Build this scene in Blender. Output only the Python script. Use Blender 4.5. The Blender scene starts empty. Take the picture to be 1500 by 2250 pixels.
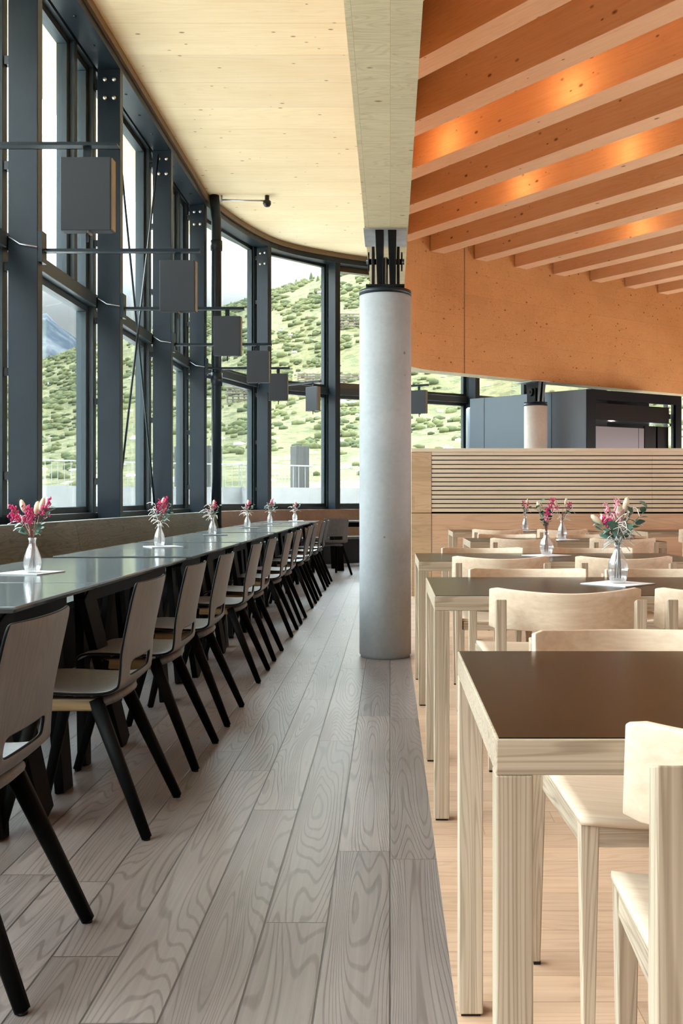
import bpy, bmesh, math, random
from mathutils import Vector, Matrix, noise as mnoise
PI = math.pi
random.seed(7)
COL = bpy.context.scene.collection
scene = bpy.context.scene

# ------------------------------------------------------------------ mesh helpers
class MB:
    def __init__(s): s.v = []; s.f = []; s.m = []; s.sm = []
    def add(s, vs, fs, mi=0, smooth=False):
        b = len(s.v); s.v += [tuple(p) for p in vs]
        for f in fs: s.f.append([b+i for i in f]); s.m.append(mi); s.sm.append(smooth)
        return s
    def hexa(s, p, mi=0):          # 8 points: bottom 4 ccw, top 4 ccw
        return s.add(p, [(3,2,1,0),(4,5,6,7),(0,1,5,4),(1,2,6,5),(2,3,7,6),(3,0,4,7)], mi)
    def box(s, x0, x1, y0, y1, z0, z1, mi=0):
        return s.hexa([(x0,y0,z0),(x1,y0,z0),(x1,y1,z0),(x0,y1,z0),(x0,y0,z1),(x1,y0,z1),(x1,y1,z1),(x0,y1,z1)], mi)
    def bar(s, p0, p1, w0, d0, w1=None, d1=None, side=(1,0,0), mi=0, n=4, smooth=False, rnd=0.0):
        p0 = Vector(p0); p1 = Vector(p1); w1 = w0 if w1 is None else w1; d1 = d0 if d1 is None else d1
        t = (p1-p0).normalized(); a = Vector(side); a = (a - t*a.dot(t)).normalized(); b = t.cross(a)
        vs = []
        if n == 4: prof = [(-.5,-.5),(.5,-.5),(.5,.5),(-.5,.5)]
        else:
            prof = []
            for i in range(n):
                an = 2*PI*i/n; c, q = math.cos(an), math.sin(an); k = 1/max(abs(c)**4+abs(q)**4, 1e-9)**.25
                prof.append((.5*c*k, .5*q*k))
        for p, w, d in ((p0,w0,d0),(p1,w1,d1)):
            for (x, y) in prof: vs.append(p + a*x*w + b*y*d)
        k = len(prof)
        fs = [tuple(range(k-1,-1,-1)), tuple(range(k, 2*k))]
        s.add(vs, fs, mi)
        b0 = len(s.v)-2*k
        for i in range(k):
            s.f.append([b0+i, b0+(i+1)%k, b0+k+(i+1)%k, b0+k+i]); s.m.append(mi); s.sm.append(smooth)
        return s
    def tube(s, pts, r, n=8, mi=0, closed=False):
        pts = [Vector(p) for p in pts]; rs = r if isinstance(r, (list,tuple)) else [r]*len(pts)
        vs = []; up = Vector((0,0,1)); 
        for i, p in enumerate(pts):
            t = (pts[min(i+1,len(pts)-1)] - pts[max(i-1,0)]).normalized()
            a = up.cross(t)
            if a.length < .05: a = Vector((1,0,0)).cross(t)
            a.normalize(); b = t.cross(a)
            for k in range(n):
                an = 2*PI*k/n; vs.append(p + (a*math.cos(an)+b*math.sin(an))*rs[i])
        fs = []
        for i in range(len(pts)-1):
            for k in range(n):
                fs.append((i*n+k, i*n+(k+1)%n, (i+1)*n+(k+1)%n, (i+1)*n+k))
        s.add(vs, fs, mi, True)
        s.add([vs[k] for k in range(n)], [tuple(range(n-1,-1,-1))], mi)
        s.add([vs[(len(pts)-1)*n+k] for k in range(n)], [tuple(range(n))], mi)
        return s
    def lathe(s, prof, n=24, c=(0,0,0), mi=0, smooth=True, flute=0, depth=0):
        vs = []; fs = []
        for (r, z) in prof:
            for k in range(n):
                an = 2*PI*k/n; rr = r*(1-depth*(.5+.5*math.cos(flute*an))) if flute and r > .012 else r
                vs.append((c[0]+rr*math.cos(an), c[1]+rr*math.sin(an), c[2]+z))
        for i in range(len(prof)-1):
            for k in range(n):
                fs.append((i*n+k, i*n+(k+1)%n, (i+1)*n+(k+1)%n, (i+1)*n+k))
        return s.add(vs, fs, mi, smooth)
    def ball(s, c, r, sx=1, sy=1, sz=1, seg=6, mi=0, M=None):
        vs = [];  rings = max(3, seg//2+1)
        for i in range(rings+1):
            th = PI*i/rings
            for k in range(seg):
                an = 2*PI*k/seg
                p = Vector((math.sin(th)*math.cos(an)*r*sx, math.sin(th)*math.sin(an)*r*sy, math.cos(th)*r*sz))
                if M: p = M @ p
                vs.append(p+Vector(c))
        fs = [(i*seg+k, (i+1)*seg+k, (i+1)*seg+(k+1)%seg, i*seg+(k+1)%seg) for i in range(rings) for k in range(seg)]
        return s.add(vs, fs, mi, True)
    def build(s, name, mats, parent=None, bevel=0, weld=True, recalc=True, segs=2):
        me = bpy.data.meshes.new(name)
        me.from_pydata([tuple(v) for v in s.v], [], s.f)
        if not isinstance(mats, (list, tuple)): mats = [mats]
        for m in mats: me.materials.append(m)
        me.polygons.foreach_set('material_index', s.m)
        me.polygons.foreach_set('use_smooth', s.sm)
        bm = bmesh.new(); bm.from_mesh(me)
        if weld: bmesh.ops.remove_doubles(bm, verts=bm.verts, dist=1e-6)
        if recalc: bmesh.ops.recalc_face_normals(bm, faces=bm.faces)
        bm.to_mesh(me); bm.free(); me.update()
        o = bpy.data.objects.new(name, me); COL.objects.link(o)
        if parent: o.parent = parent
        if bevel:
            md = o.modifiers.new('Bevel', 'BEVEL'); md.width = bevel; md.segments = segs; md.limit_method = 'ANGLE'
            md.angle_limit = math.radians(40)
        return o

def tag(o, label=None, cat=None, group=None, kind=None):
    if label: o['label'] = label
    if cat: o['category'] = cat
    if group: o['group'] = group
    if kind: o['kind'] = kind
    return o
def empty(name, loc=(0,0,0), rz=0, label=None, cat=None, group=None, kind=None):
    o = bpy.data.objects.new(name, None); COL.objects.link(o); o.empty_display_size = .1
    o.location = loc; o.rotation_euler = (0,0,rz)
    return tag(o, label, cat, group, kind)
kids = {}
def copy_tree(o, parent=None):
    c = o.copy(); COL.objects.link(c); c.parent = parent
    for ch in [x for x in COL.objects if x.parent == o]:
        copy_tree(ch, c)
    return c

# ------------------------------------------------------------------ materials
def newmat(name):
    m = bpy.data.materials.new(name); m.use_nodes = True
    nt = m.node_tree; b = nt.nodes['Principled BSDF']
    return m, nt, b
class G:
    """tiny node-graph writer"""
    def __init__(s, nt): s.nt = nt
    def n(s, t, **kw):
        x = s.nt.nodes.new(t)
        for k, v in kw.items(): setattr(x, k, v)
        return x
    def L(s, a, b): s.nt.links.new(a, b)
    def setin(s, sock, v):
        if isinstance(v, bpy.types.NodeSocket): s.L(v, sock)
        else: sock.default_value = v
    def math(s, op, a, b=0.0, c=None):
        x = s.n('ShaderNodeMath', operation=op); s.setin(x.inputs[0], a); s.setin(x.inputs[1], b)
        if c is not None: s.setin(x.inputs[2], c)
        return x.outputs[0]
    def mix(s, f, a, b, typ='MIX'):
        x = s.n('ShaderNodeMix', data_type='RGBA', blend_type=typ); s.setin(x.inputs[0], f)
        for i, v in ((6,a),(7,b)):
            if isinstance(v, tuple): v = (*v[:3], 1)
            s.setin(x.inputs[i], v)
        return x.outputs[2]
    def coords(s):
        t = s.n('ShaderNodeTexCoord'); return t.outputs['Object']
    def sep(s, v):
        x = s.n('ShaderNodeSeparateXYZ'); s.L(v, x.inputs[0]); return x.outputs
    def comb(s, x, y, z):
        c = s.n('ShaderNodeCombineXYZ')
        for i, v in enumerate((x,y,z)): s.setin(c.inputs[i], v)
        return c.outputs[0]
    def noise(s, v, scale=5, detail=3, rough=.5, dist=0):
        x = s.n('ShaderNodeTexNoise'); s.L(v, x.inputs['Vector']); x.inputs['Scale'].default_value = scale
        x.inputs['Detail'].default_value = detail; x.inputs['Roughness'].default_value = rough; x.inputs['Distortion'].default_value = dist
        return x.outputs[0]
    def ramp(s, f, lo, hi, smooth=True):
        x = s.n('ShaderNodeMapRange', interpolation_type='SMOOTHSTEP' if smooth else 'LINEAR')
        s.setin(x.inputs[0], f); x.inputs[1].default_value = lo; x.inputs[2].default_value = hi
        return x.outputs[0]
    def white(s, v):
        x = s.n('ShaderNodeTexWhiteNoise', noise_dimensions='3D'); s.L(v, x.inputs['Vector']); return x.outputs['Value'], x.outputs['Color']

def wood(name, c1, c2, axis='X', board=0.0, baxis='Z', length=0.0, knots=0.0, rough=.5, ring=1.0, fine=1.0,
         seam=0.0, vary=.12, knotcol=(.10,.045,.02), gap=(.05,.03,.02), spec=.4, knotscale=5.0, bump=.15, along=.09, streak=.0, rw=.16, fw=.55, rfreq=120.0, rlo=.1):
    """timber: growth-ring figure drawn out along `axis`; boards of width `board` stacked along `baxis`."""
    m, nt, b = newmat(name); g = G(nt); P = g.sep(g.coords())
    ix = {'X':0,'Y':1,'Z':2}; A = P[ix[axis]]
    others = [P[i] for i in range(3) if i != ix[axis]]
    off = 0.0; rnd = None; lines = None
    if board:
        Bc = g.math('DIVIDE', P[ix[baxis]], board); bi = g.math('FLOOR', Bc)
        r1, _ = g.white(g.comb(bi, 3.1, 7.7)); sh = A
        if length:
            sh = g.math('ADD', g.math('DIVIDE', A, length), g.math('MULTIPLY', r1, 3.7)); li = g.math('FLOOR', sh)
            rnd, _ = g.white(g.comb(bi, li, 1.3))
        else: rnd = r1
        fr = g.math('FRACT', Bc); e = g.math('MINIMUM', fr, g.math('SUBTRACT', 1.0, fr)); e = g.math('MULTIPLY', e, board)
        lines = g.math('SUBTRACT', 1.0, g.ramp(e, seam*.4, seam)) if seam else None
        if length and seam:
            fr2 = g.math('FRACT', sh); e2 = g.math('MULTIPLY', g.math('MINIMUM', fr2, g.math('SUBTRACT', 1.0, fr2)), length)
            lines = g.math('MAXIMUM', lines, g.math('SUBTRACT', 1.0, g.ramp(e2, seam*.3, seam*.8)))
        off = g.math('MULTIPLY', rnd, 37.0)
    v = g.comb(g.math('ADD', g.math('MULTIPLY', A, along), off), others[0], g.math('ADD', others[1], off) if board else others[1])
    n1 = g.noise(v, 5.5*ring, 1.2, .4, .1)
    rings = g.math('SINE', g.math('MULTIPLY', n1, rfreq))
    rings = g.ramp(rings, 1.0, rlo)
    vf = g.comb(g.math('ADD', g.math('MULTIPLY', A, along*.22), off), others[0], others[1])
    n2 = g.noise(vf, 75*fine, 4, .62)
    v3 = g.comb(g.math('MULTIPLY', A, .5), others[0], others[1]); n3 = g.noise(v3, 1.6, 3, .55)
    f = g.math('ADD', g.math('MULTIPLY', rings, rw), g.math('MULTIPLY', n2, fw*1.3))
    f = g.math('ADD', f, g.math('MULTIPLY', g.math('SUBTRACT', n3, .5), .8))
    if streak:
        vs = g.comb(g.math('ADD', g.math('MULTIPLY', A, .35), off), others[0], others[1])
        st = g.ramp(g.noise(vs, 14, 4, .65), .58, .72); f = g.math('SUBTRACT', f, g.math('MULTIPLY', st, streak))
    col = g.mix(g.ramp(f, rw*.3+fw*.3, rw+fw*1.0, False), c2, c1)
    if rnd is not None and vary:
        k = g.math('ADD', 1-vary, g.math('MULTIPLY', rnd, 2*vary))
        col = g.mix(1.0, col, g.comb(k, k, k), 'MULTIPLY')
    if knots:
        kv = g.comb(g.math('MULTIPLY', A, .55), others[0], others[1])
        vo = g.n('ShaderNodeTexVoronoi', feature='F1'); g.L(kv, vo.inputs['Vector']); vo.inputs['Scale'].default_value = knotscale
        wr, _ = g.white(vo.outputs['Color'])
        rad = g.math('MULTIPLY', g.math('ADD', g.math('MULTIPLY', wr, .09), .005), knots)
        kk = g.math('SUBTRACT', 1.0, g.ramp(g.math('DIVIDE', vo.outputs['Distance'], rad), .6, 1.35))
        col = g.mix(g.math('MULTIPLY', kk, .85), col, knotcol)
    if lines is not None: col = g.mix(g.math('MULTIPLY', lines, .85), col, gap)
    g.L(col, b.inputs['Base Color'])
    b.inputs['Specular IOR Level'].default_value = spec
    rr = g.math('ADD', rough-.06, g.math('MULTIPLY', n2, .12)); g.L(rr, b.inputs['Roughness'])
    if bump:
        bp = g.n('ShaderNodeBump'); bp.inputs['Strength'].default_value = bump; bp.inputs['Distance'].default_value = .002
        h = g.math('ADD', g.math('MULTIPLY', n2, .5), g.math('MULTIPLY', rings, .3))
        if lines is not None: h = g.math('SUBTRACT', h, g.math('MULTIPLY', lines, 2.0))
        g.L(h, bp.inputs['Height']); g.L(bp.outputs[0], b.inputs['Normal'])
    return m

def plain(name, col, rough=.5, metal=0.0, spec=.5, var=0.0, scale=4, bump=0.0, bscale=60, coat=0):
    m, nt, b = newmat(name); g = G(nt)
    b.inputs['Base Color'].default_value = (*col, 1); b.inputs['Roughness'].default_value = rough
    b.inputs['Metallic'].default_value = metal; b.inputs['Specular IOR Level'].default_value = spec
    b.inputs['Coat Weight'].default_value = coat
    v = g.coords()
    if var:
        n = g.noise(v, scale, 4, .6); k = g.ramp(n, .3, .7, False)
        c = g.mix(k, tuple(max(0, x*(1-var)) for x in col), tuple(min(1, x*(1+var)) for x in col)); g.L(c, b.inputs['Base Color'])
    if bump:
        n = g.noise(v, bscale, 3, .5); bp = g.n('ShaderNodeBump'); bp.inputs['Strength'].default_value = bump
        bp.inputs['Distance'].default_value = .002; g.L(n, bp.inputs['Height']); g.L(bp.outputs[0], b.inputs['Normal'])
    return m

def concrete(name, col, pits=1.0):
    m, nt, b = newmat(name); g = G(nt); v = g.coords()
    n = g.noise(v, 2.2, 5, .6); n2 = g.noise(v, 30, 3, .6)
    f = g.math('ADD', g.math('MULTIPLY', n, .7), g.math('MULTIPLY', n2, .3))
    c = g.mix(g.ramp(f, .3, .7, False), tuple(x*.84 for x in col), tuple(min(1, x*1.12) for x in col))
    vo = g.n('ShaderNodeTexVoronoi', feature='F1'); g.L(v, vo.inputs['Vector']); vo.inputs['Scale'].default_value = 11
    w, _ = g.white(vo.outputs['Color']); rad = g.math('MULTIPLY', g.math('POWER', w, 4.0), .085*pits)
    k = g.math('SUBTRACT', 1.0, g.ramp(g.math('DIVIDE', vo.outputs['Distance'], g.math('ADD', rad, .002)), .7, 1.2))
    c = g.mix(g.math('MULTIPLY', k, .8), c, (.12,.11,.10)); g.L(c, b.inputs['Base Color'])
    b.inputs['Roughness'].default_value = .6; b.inputs['Specular IOR Level'].default_value = .35
    bp = g.n('ShaderNodeBump'); bp.inputs['Strength'].default_value = .3; bp.inputs['Distance'].default_value = .003
    g.L(g.math('SUBTRACT', n2, k), bp.inputs['Height']); g.L(bp.outputs[0], b.inputs['Normal'])
    return m

def window_glass(name):
    m = bpy.data.materials.new(name); m.use_nodes = True; nt = m.node_tree; nt.nodes.clear(); g = G(nt)
    o = g.n('ShaderNodeOutputMaterial'); t = g.n('ShaderNodeBsdfTransparent'); t.inputs[0].default_value = (.84,.88,.87,1)
    gl = g.n('ShaderNodeBsdfGlossy'); gl.inputs['Roughness'].default_value = 0.0; gl.inputs[0].default_value = (.9,.95,1,1)
    fr = g.n('ShaderNodeFresnel'); fr.inputs[0].default_value = 1.45
    mx = g.n('ShaderNodeMixShader'); g.L(g.math('MULTIPLY', fr.outputs[0], .4), mx.inputs[0]); g.L(t.outputs[0], mx.inputs[1]); g.L(gl.outputs[0], mx.inputs[2])
    g.L(mx.outputs[0], o.inputs[0]); return m
def clear_glass(name):
    m = bpy.data.materials.new(name); m.use_nodes = True; nt = m.node_tree; nt.nodes.clear(); g = G(nt)
    o = g.n('ShaderNodeOutputMaterial'); t = g.n('ShaderNodeBsdfTransparent'); t.inputs[0].default_value = (.97,.98,.98,1)
    gl = g.n('ShaderNodeBsdfGlossy'); gl.inputs['Roughness'].default_value = .08; gl.inputs[0].default_value = (1,1,1,1)
    tl = g.n('ShaderNodeBsdfTranslucent'); tl.inputs[0].default_value = (.95,.95,.97,1)
    lw = g.n('ShaderNodeLayerWeight'); lw.inputs[0].default_value = .35
    m1 = g.n('ShaderNodeMixShader'); m1.inputs[0].default_value = .16; g.L(t.outputs[0], m1.inputs[1]); g.L(tl.outputs[0], m1.inputs[2])
    m2 = g.n('ShaderNodeMixShader'); g.L(g.math('ADD', g.math('MULTIPLY', lw.outputs['Facing'], .55), .03), m2.inputs[0]); g.L(m1.outputs[0], m2.inputs[1]); g.L(gl.outputs[0], m2.inputs[2])
    g.L(m2.outputs[0], o.inputs[0]); return m

OAK = ((.59,.48,.36),(.28,.21,.14))
def oak(axis, n='oak'): return wood(n+'_'+axis, OAK[0], OAK[1], axis, rough=.48, ring=3.2, fine=1.6, spec=.35, bump=.12, along=.04, rw=.20, fw=.62)
M = {}
M['oakX'] = oak('X'); M['oakY'] = oak('Y'); M['oakZ'] = oak('Z')
M['ply'] = wood('oak_plywood', (.78,.64,.49), (.62,.47,.33), 'X', rough=.42, ring=.9, spec=.4, bump=.05, along=.05, rw=.09)
M['floor_dark'] = wood('dark_oak_floor', (.238,.205,.192), (.105,.086,.079), 'Y', board=.1585, baxis='X', length=1.9, seam=.0032, rough=.32,
                       ring=1.1, vary=.16, gap=(.03,.022,.018), spec=.5, bump=.35, along=.085, streak=.12, rw=.30, fw=.6, rfreq=250.0, rlo=.45)
M['floor_light'] = wood('light_oak_floor', (.56,.385,.265), (.42,.27,.175), 'X', board=.118, baxis='Y', length=1.3, seam=.0016, rough=.45,
                        ring=1.2, vary=.10, gap=(.22,.13,.08), knots=.35, knotscale=3, spec=.4, bump=.15, along=.12)
M['ceil'] = wood('spruce_ceiling', (.90,.76,.51), (.80,.63,.38), 'X', board=.62, baxis='Y', seam=.003, rough=.6, ring=1.2, vary=.04,
                 knots=1.3, knotscale=9, knotcol=(.30,.16,.06), gap=(.5,.36,.2), spec=.25, bump=.05, along=.05)
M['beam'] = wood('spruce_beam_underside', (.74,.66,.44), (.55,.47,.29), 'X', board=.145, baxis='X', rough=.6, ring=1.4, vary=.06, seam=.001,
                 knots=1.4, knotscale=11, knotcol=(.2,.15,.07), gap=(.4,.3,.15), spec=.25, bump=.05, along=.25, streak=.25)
M['drum'] = wood('spruce_wall_warm_lit', (.57,.28,.11), (.44,.20,.07), 'X', board=.31, baxis='Z', length=2.3, rough=.6, ring=1.2, vary=.05, seam=.0022,
                 knots=1.7, knotscale=11, knotcol=(.16,.05,.015), gap=(.35,.17,.06), spec=.2, bump=.05, along=.05, streak=.28)  # warm lamp light on the wall faces is put into this orange
M['joist'] = wood('spruce_joist', (.86,.60,.39), (.76,.47,.26), 'Y', rough=.6, ring=1.4, knots=1.7, knotscale=9, knotcol=(.17,.06,.02),
                  spec=.2, bump=.05, along=.05, streak=.18)
M['board'] = wood('spruce_board', (.76,.45,.24), (.6,.32,.15), 'Y', rough=.6, spec=.2)
M['steel'] = plain('dark_blue_steel', (.008,.013,.018), .36, spec=.24, var=.15, bump=.15, bscale=90)
M['frame'] = plain('window_frame_metal', (.024,.036,.042), .42, spec=.35)
M['frame_brown'] = plain('bronze_frame_metal', (.075,.065,.045), .42, spec=.4)
M['rim'] = wood('stained_rim_timber', (.20,.14,.08), (.13,.09,.05), 'Y', rough=.5, ring=1.5)
M['black'] = plain('black_steel', (.006,.006,.007), .25, spec=.35, bump=.1)
M['galv'] = plain('pale_steel', (.5,.52,.55), .35, metal=.8, var=.2, scale=8)
M['bolt'] = plain('zinc_bolt', (.7,.68,.62), .3, metal=.9)
M['lampm'] = plain('anthracite_lamp_metal', (.026,.029,.034), .45, spec=.25)
M['lampedge'] = plain('warm_lit_lamp_edge', (.12,.09,.055), .4, spec=.4)  # brown of the warmly lit side face, put into the colour
M['conc'] = concrete('fair_faced_concrete', (.33,.345,.355), 1.6)
M['conc2'] = concrete('pale_concrete', (.58,.53,.48))
M['parapet'] = concrete('terrace_concrete', (.125,.126,.126), .4)
M['glass'] = window_glass('window_glass'); M['vase'] = clear_glass('clear_vase_glass')
M['water'] = clear_glass('vase_water')
M['dtop'] = plain('dark_grey_tabletop', (.125,.145,.150), .13, spec=.6)
M['ltop'] = plain('olive_brown_linoleum', (.012,.0105,.006), .22, spec=.13, var=.12, scale=3)
M['dleg'] = plain('black_stained_wood', (.005,.0048,.0048), .55, spec=.06, bump=.2, bscale=40)
M['shell'] = wood('grey_stained_plywood', (.148,.148,.152), (.094,.093,.096), 'Z', rough=.40, ring=1.2, spec=.5, bump=.08, along=.06)
M['rail'] = wood('brown_side_rail', (.30,.20,.10), (.2,.13,.06), 'Y', rough=.45)
M['bench'] = wood('weathered_bench_wood', (.17,.188,.172), (.085,.095,.085), 'Y', rough=.7, ring=1.6, spec=.2, streak=.3, bump=.4, along=.12)
M['benchb'] = wood('brown_bench_wood', (.25,.15,.095), (.16,.085,.05), 'X', rough=.5, ring=1.2, spec=.4, along=.06)
M['cushion'] = plain('black_bench_front', (.012,.012,.013), .6)
M['slat'] = wood('slat_oak', (.76,.67,.52), (.66,.56,.41), 'X', rough=.5, ring=1.3, along=.05, vary=.05)
M['panel'] = wood('oak_panel', (.70,.49,.33), (.53,.34,.21), 'X', board=.155, baxis='Z', rough=.5, ring=1.2, vary=.05, along=.07, length=3.1)
M['panell'] = wood('oak_panel_left', (.62,.45,.28), (.46,.31,.18), 'X', board=.16, baxis='Z', rough=.5, ring=1.3, vary=.10, along=.1, length=.9)
M['kgrey'] = plain('blue_grey_lacquer', (.18,.235,.29), .35, spec=.4)
M['kdark'] = plain('kitchen_black', (.005,.005,.006), .4, spec=.12)
M['kshut'] = plain('brushed_shutter_steel', (.16,.14,.145), .4, metal=.6)
M['napkin'] = plain('white_paper', (.80,.80,.82), .7); M['slate'] = plain('grey_table_card', (.42,.44,.45), .6)
M['slatedge'] = plain('dark_table_card', (.045,.05,.055), .6)
M['pink'] = plain('pink_petals', (.62,.035,.17), .6, var=.4, scale=60)
M['rose'] = plain('dusty_pink_petals', (.72,.30,.36), .6, var=.3, scale=60)
M['cream'] = plain('cream_grass_heads', (.74,.62,.46), .8, var=.15, scale=60)
M['leaf'] = plain('eucalyptus_leaf', (.12,.22,.165), .5, var=.35, scale=30)
M['stem'] = plain('dried_stem', (.22,.07,.06), .6)
M['white'] = plain('white_dried_sprig', (.78,.76,.72), .7)
M['barrier'] = plain('rusty_brown_wood', (.05,.037,.028), .8)
M['railm'] = plain('pale_railing_metal', (.16,.165,.165), .5)
M['mono'] = wood('grey_timber_block', (.026,.026,.024), (.013,.012,.012), 'Z', board=.11, baxis='X', seam=.006, rough=.8, vary=.2)

# ------------------------------------------------------------------ facade path
NODES = [(-2.5,13.5),(-1.9,15.72),(-.88,16.76),(.2,17.35),(1.6,18.25),(2.85,19.2),(4.4,20.4),(6.4,22.0)]
POSTY = [-1.44,.71,2.86,4.99,7.12,9.28,11.43]
def catmull(P, n=8):
    out = []
    for i in range(len(P)-1):
        p0 = Vector(P[max(i-1,0)]); p1 = Vector(P[i]); p2 = Vector(P[i+1]); p3 = Vector(P[min(i+2,len(P)-1)])
        for k in range(n):
            t = k/n
            out.append(.5*((2*p1)+(p2-p0)*t+(2*p0-5*p1+4*p2-p3)*t*t+(3*p1-p0-3*p2+p3)*t**3))
    out.append(Vector(P[-1])); return out
curve = catmull([(-2.5,11.43)]+NODES, 8)[8:]
PATH = [Vector((-2.5,-3.6)), Vector((-2.5,4.0)), Vector((-2.5,9.0)), Vector((-2.5,12.0))] + curve
def normals(path):
    ns = []
    for i in range(len(path)):
        t = (path[min(i+1,len(path)-1)] - path[max(i-1,0)]).normalized(); ns.append(Vector((t.y,-t.x)))
    return ns
def sweep(mb, path, prof, mi=0, smooth=False, edgemats=None):
    """prof: closed polygon of (offset towards the room, z)"""
    ns = normals(path); k = len(prof); vs = []
    for p, n in zip(path, ns):
        for (o, z) in prof: q = p + n*o; vs.append((q.x, q.y, z))
    base = len(mb.v); mb.v += vs
    for i in range(len(path)-1):
        for j in range(k):
            mb.f.append([base+i*k+j, base+i*k+(j+1)%k, base+(i+1)*k+(j+1)%k, base+(i+1)*k+j])
            mb.m.append(edgemats[j] if edgemats else mi); mb.sm.append(smooth)
    mb.f.append([base+j for j in range(k)]); mb.m.append(mi); mb.sm.append(False)
    mb.f.append([base+(len(path)-1)*k+j for j in range(k)][::-1]); mb.m.append(mi); mb.sm.append(False)
    return mb

ZC = 5.22
def struct(o): o['kind'] = 'structure'; return o
# floor
def polyslab(name, pts, z0, z1, mat):
    mb = MB(); k = len(pts); vs = [(p[0],p[1],z0) for p in pts]+[(p[0],p[1],z1) for p in pts]
    fs = [tuple(range(k)), tuple(range(k,2*k))]+[(i,(i+1)%k,k+(i+1)%k,k+i) for i in range(k)]
    return struct(mb.add(vs, fs).build(name, mat))
XB = .138
ns_ = normals(PATH)
outer = [(p-n*.42) for p, n in zip(PATH, ns_)]
out2 = [(p.x,p.y) for p in outer]
polyslab('floor', [(XB,-3.6)]+[(x,y) for x,y in out2]+[(9.0,22.4),(9.0,11.9),(XB,11.9)], -.2, 0, M['floor_dark'])
polyslab('floor', [(XB,-3.6),(9.0,-3.6),(9.0,11.9),(XB,11.9)], -.2, 0, M['floor_light'])
polyslab('ceiling', [(9.6,-4.2)]+[(p-n*1.1)[:] for p, n in zip(PATH, ns_)]+[(9.6,24)], ZC, ZC+.35, M['ceil'])
# right-hand room wall, outside the frame: timber lining with a made-up low slot, sized for the light it admits
struct(MB().box(9.0,9.2,-3.6,22.4,0,.25).box(9.0,9.2,-3.6,22.4,1.5,ZC).build('wall_right', M['panel']))
struct(MB().box(-3.0,9.0,-3.8,-3.6,0,ZC).build('wall_back', M['cushion']))  # unseen rear wall, closed and black to cut light from behind

# rim of timber + steel channel under the ceiling edge
mb = MB(); sweep(mb, PATH, [(.03,5.14),(.03,ZC-.002),(-.30,ZC-.002),(-.30,5.14)])
struct(mb.build('trim_1', M['rim']))
mb = MB()
sweep(mb, PATH, [(.0,5.06),(.0,5.138),(-.012,5.138),(-.012,5.072),(-.20,5.072),(-.20,5.138),(-.212,5.138),(-.212,5.06)])
for i, yy in enumerate([6.1+.53*k for k in range(14)]):
    mb.lathe([(.0,0),(.014,0),(.014,.006),(0,.006)], 8, (-2.6, yy, 5.056), mi=1)
struct(mb.build('trim_2', [M['steel'], M['black']]))
mb = MB(); sweep(mb, PATH, [(-.25,5.08),(-.25,5.138),(-.31,5.138),(-.31,5.215),(-.43,5.215),(-.43,5.08)])
struct(mb.build('trim_3', M['frame']))
mb = MB(); sweep(mb, PATH, [(-.22,.80),(-.22,.95),(-.43,.95),(-.43,.80)])
struct(mb.build('trim_4', M['frame']))
mb = MB(); sweep(mb, PATH, [(-.24,0.0),(-.24,.80),(-.41,.80),(-.41,0.0)])
struct(mb.build('wall_left', M['cushion']))

# ------------------------------------------------------------------ steel posts
ALLN = [(-2.5,y) for y in POSTY]+NODES
def node_normal(i):
    p = [Vector(q) for q in ALLN]
    if i < len(POSTY): return Vector((1,0))
    if i == len(POSTY): return Vector((.985,-.17)).normalized()
    t = (p[min(i+1,len(p)-1)]-p[i-1]).normalized(); return Vector((t.y,-t.x))
post_labels = {
 3:'dark steel post just outside the picture, before the first window bay', 4:'thick dark blue steel post nearest the camera, at the left edge of the window wall',
 5:'dark steel post with four pale bolts at its top, second from the camera', 6:'dark steel post behind the crossed tie rods, third from the camera',
 7:'dark steel post next to the round downpipe', 8:'steel post with a pale side face in the curve of the glazing',
 9:'slim steel post beside the brown-framed opening window', 10:'steel post of the curved glazing hidden behind the concrete column',
 11:'steel post right of the concrete column, over the grey kitchen block', 12:'steel post behind the small far concrete column',
 13:'steel post above the black kitchen hatch', 14:'last steel post of the glazing, behind the kitchen block'}
for i, (px, py) in enumerate(ALLN):
    n = node_normal(i); rz = math.atan2(n.y, n.x)          # local +x points into the room
    root = empty('steel_post', (px,py,0), rz, post_labels.get(i, 'dark steel window post behind the camera'), 'post', 'steel posts of the window wall')
    MB().box(-.21,0,-.05,.05,0,5.06).build('shaft', M['steel'], root, bevel=.004)
    if i >= 3:
        for z in (1.24,1.98,2.73,3.45,4.2,4.9):
            MB().box(-.255,-.205,-.03,.03,z-.03,z+.03).build('spacer', M['black'], root)
    if 3 <= i <= 8:
        for bx in (-.055,-.14):
            for bz in (4.79,4.96):
                MB().lathe([(0,0),(.019,0),(.019,.012),(.008,.018),(0,.018)], 8).build('bolt', M['bolt'], root)
                o = COL.objects[-1]; o.location = (bx,-.05,bz); o.rotation_euler = (PI/2,0,0)

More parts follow.
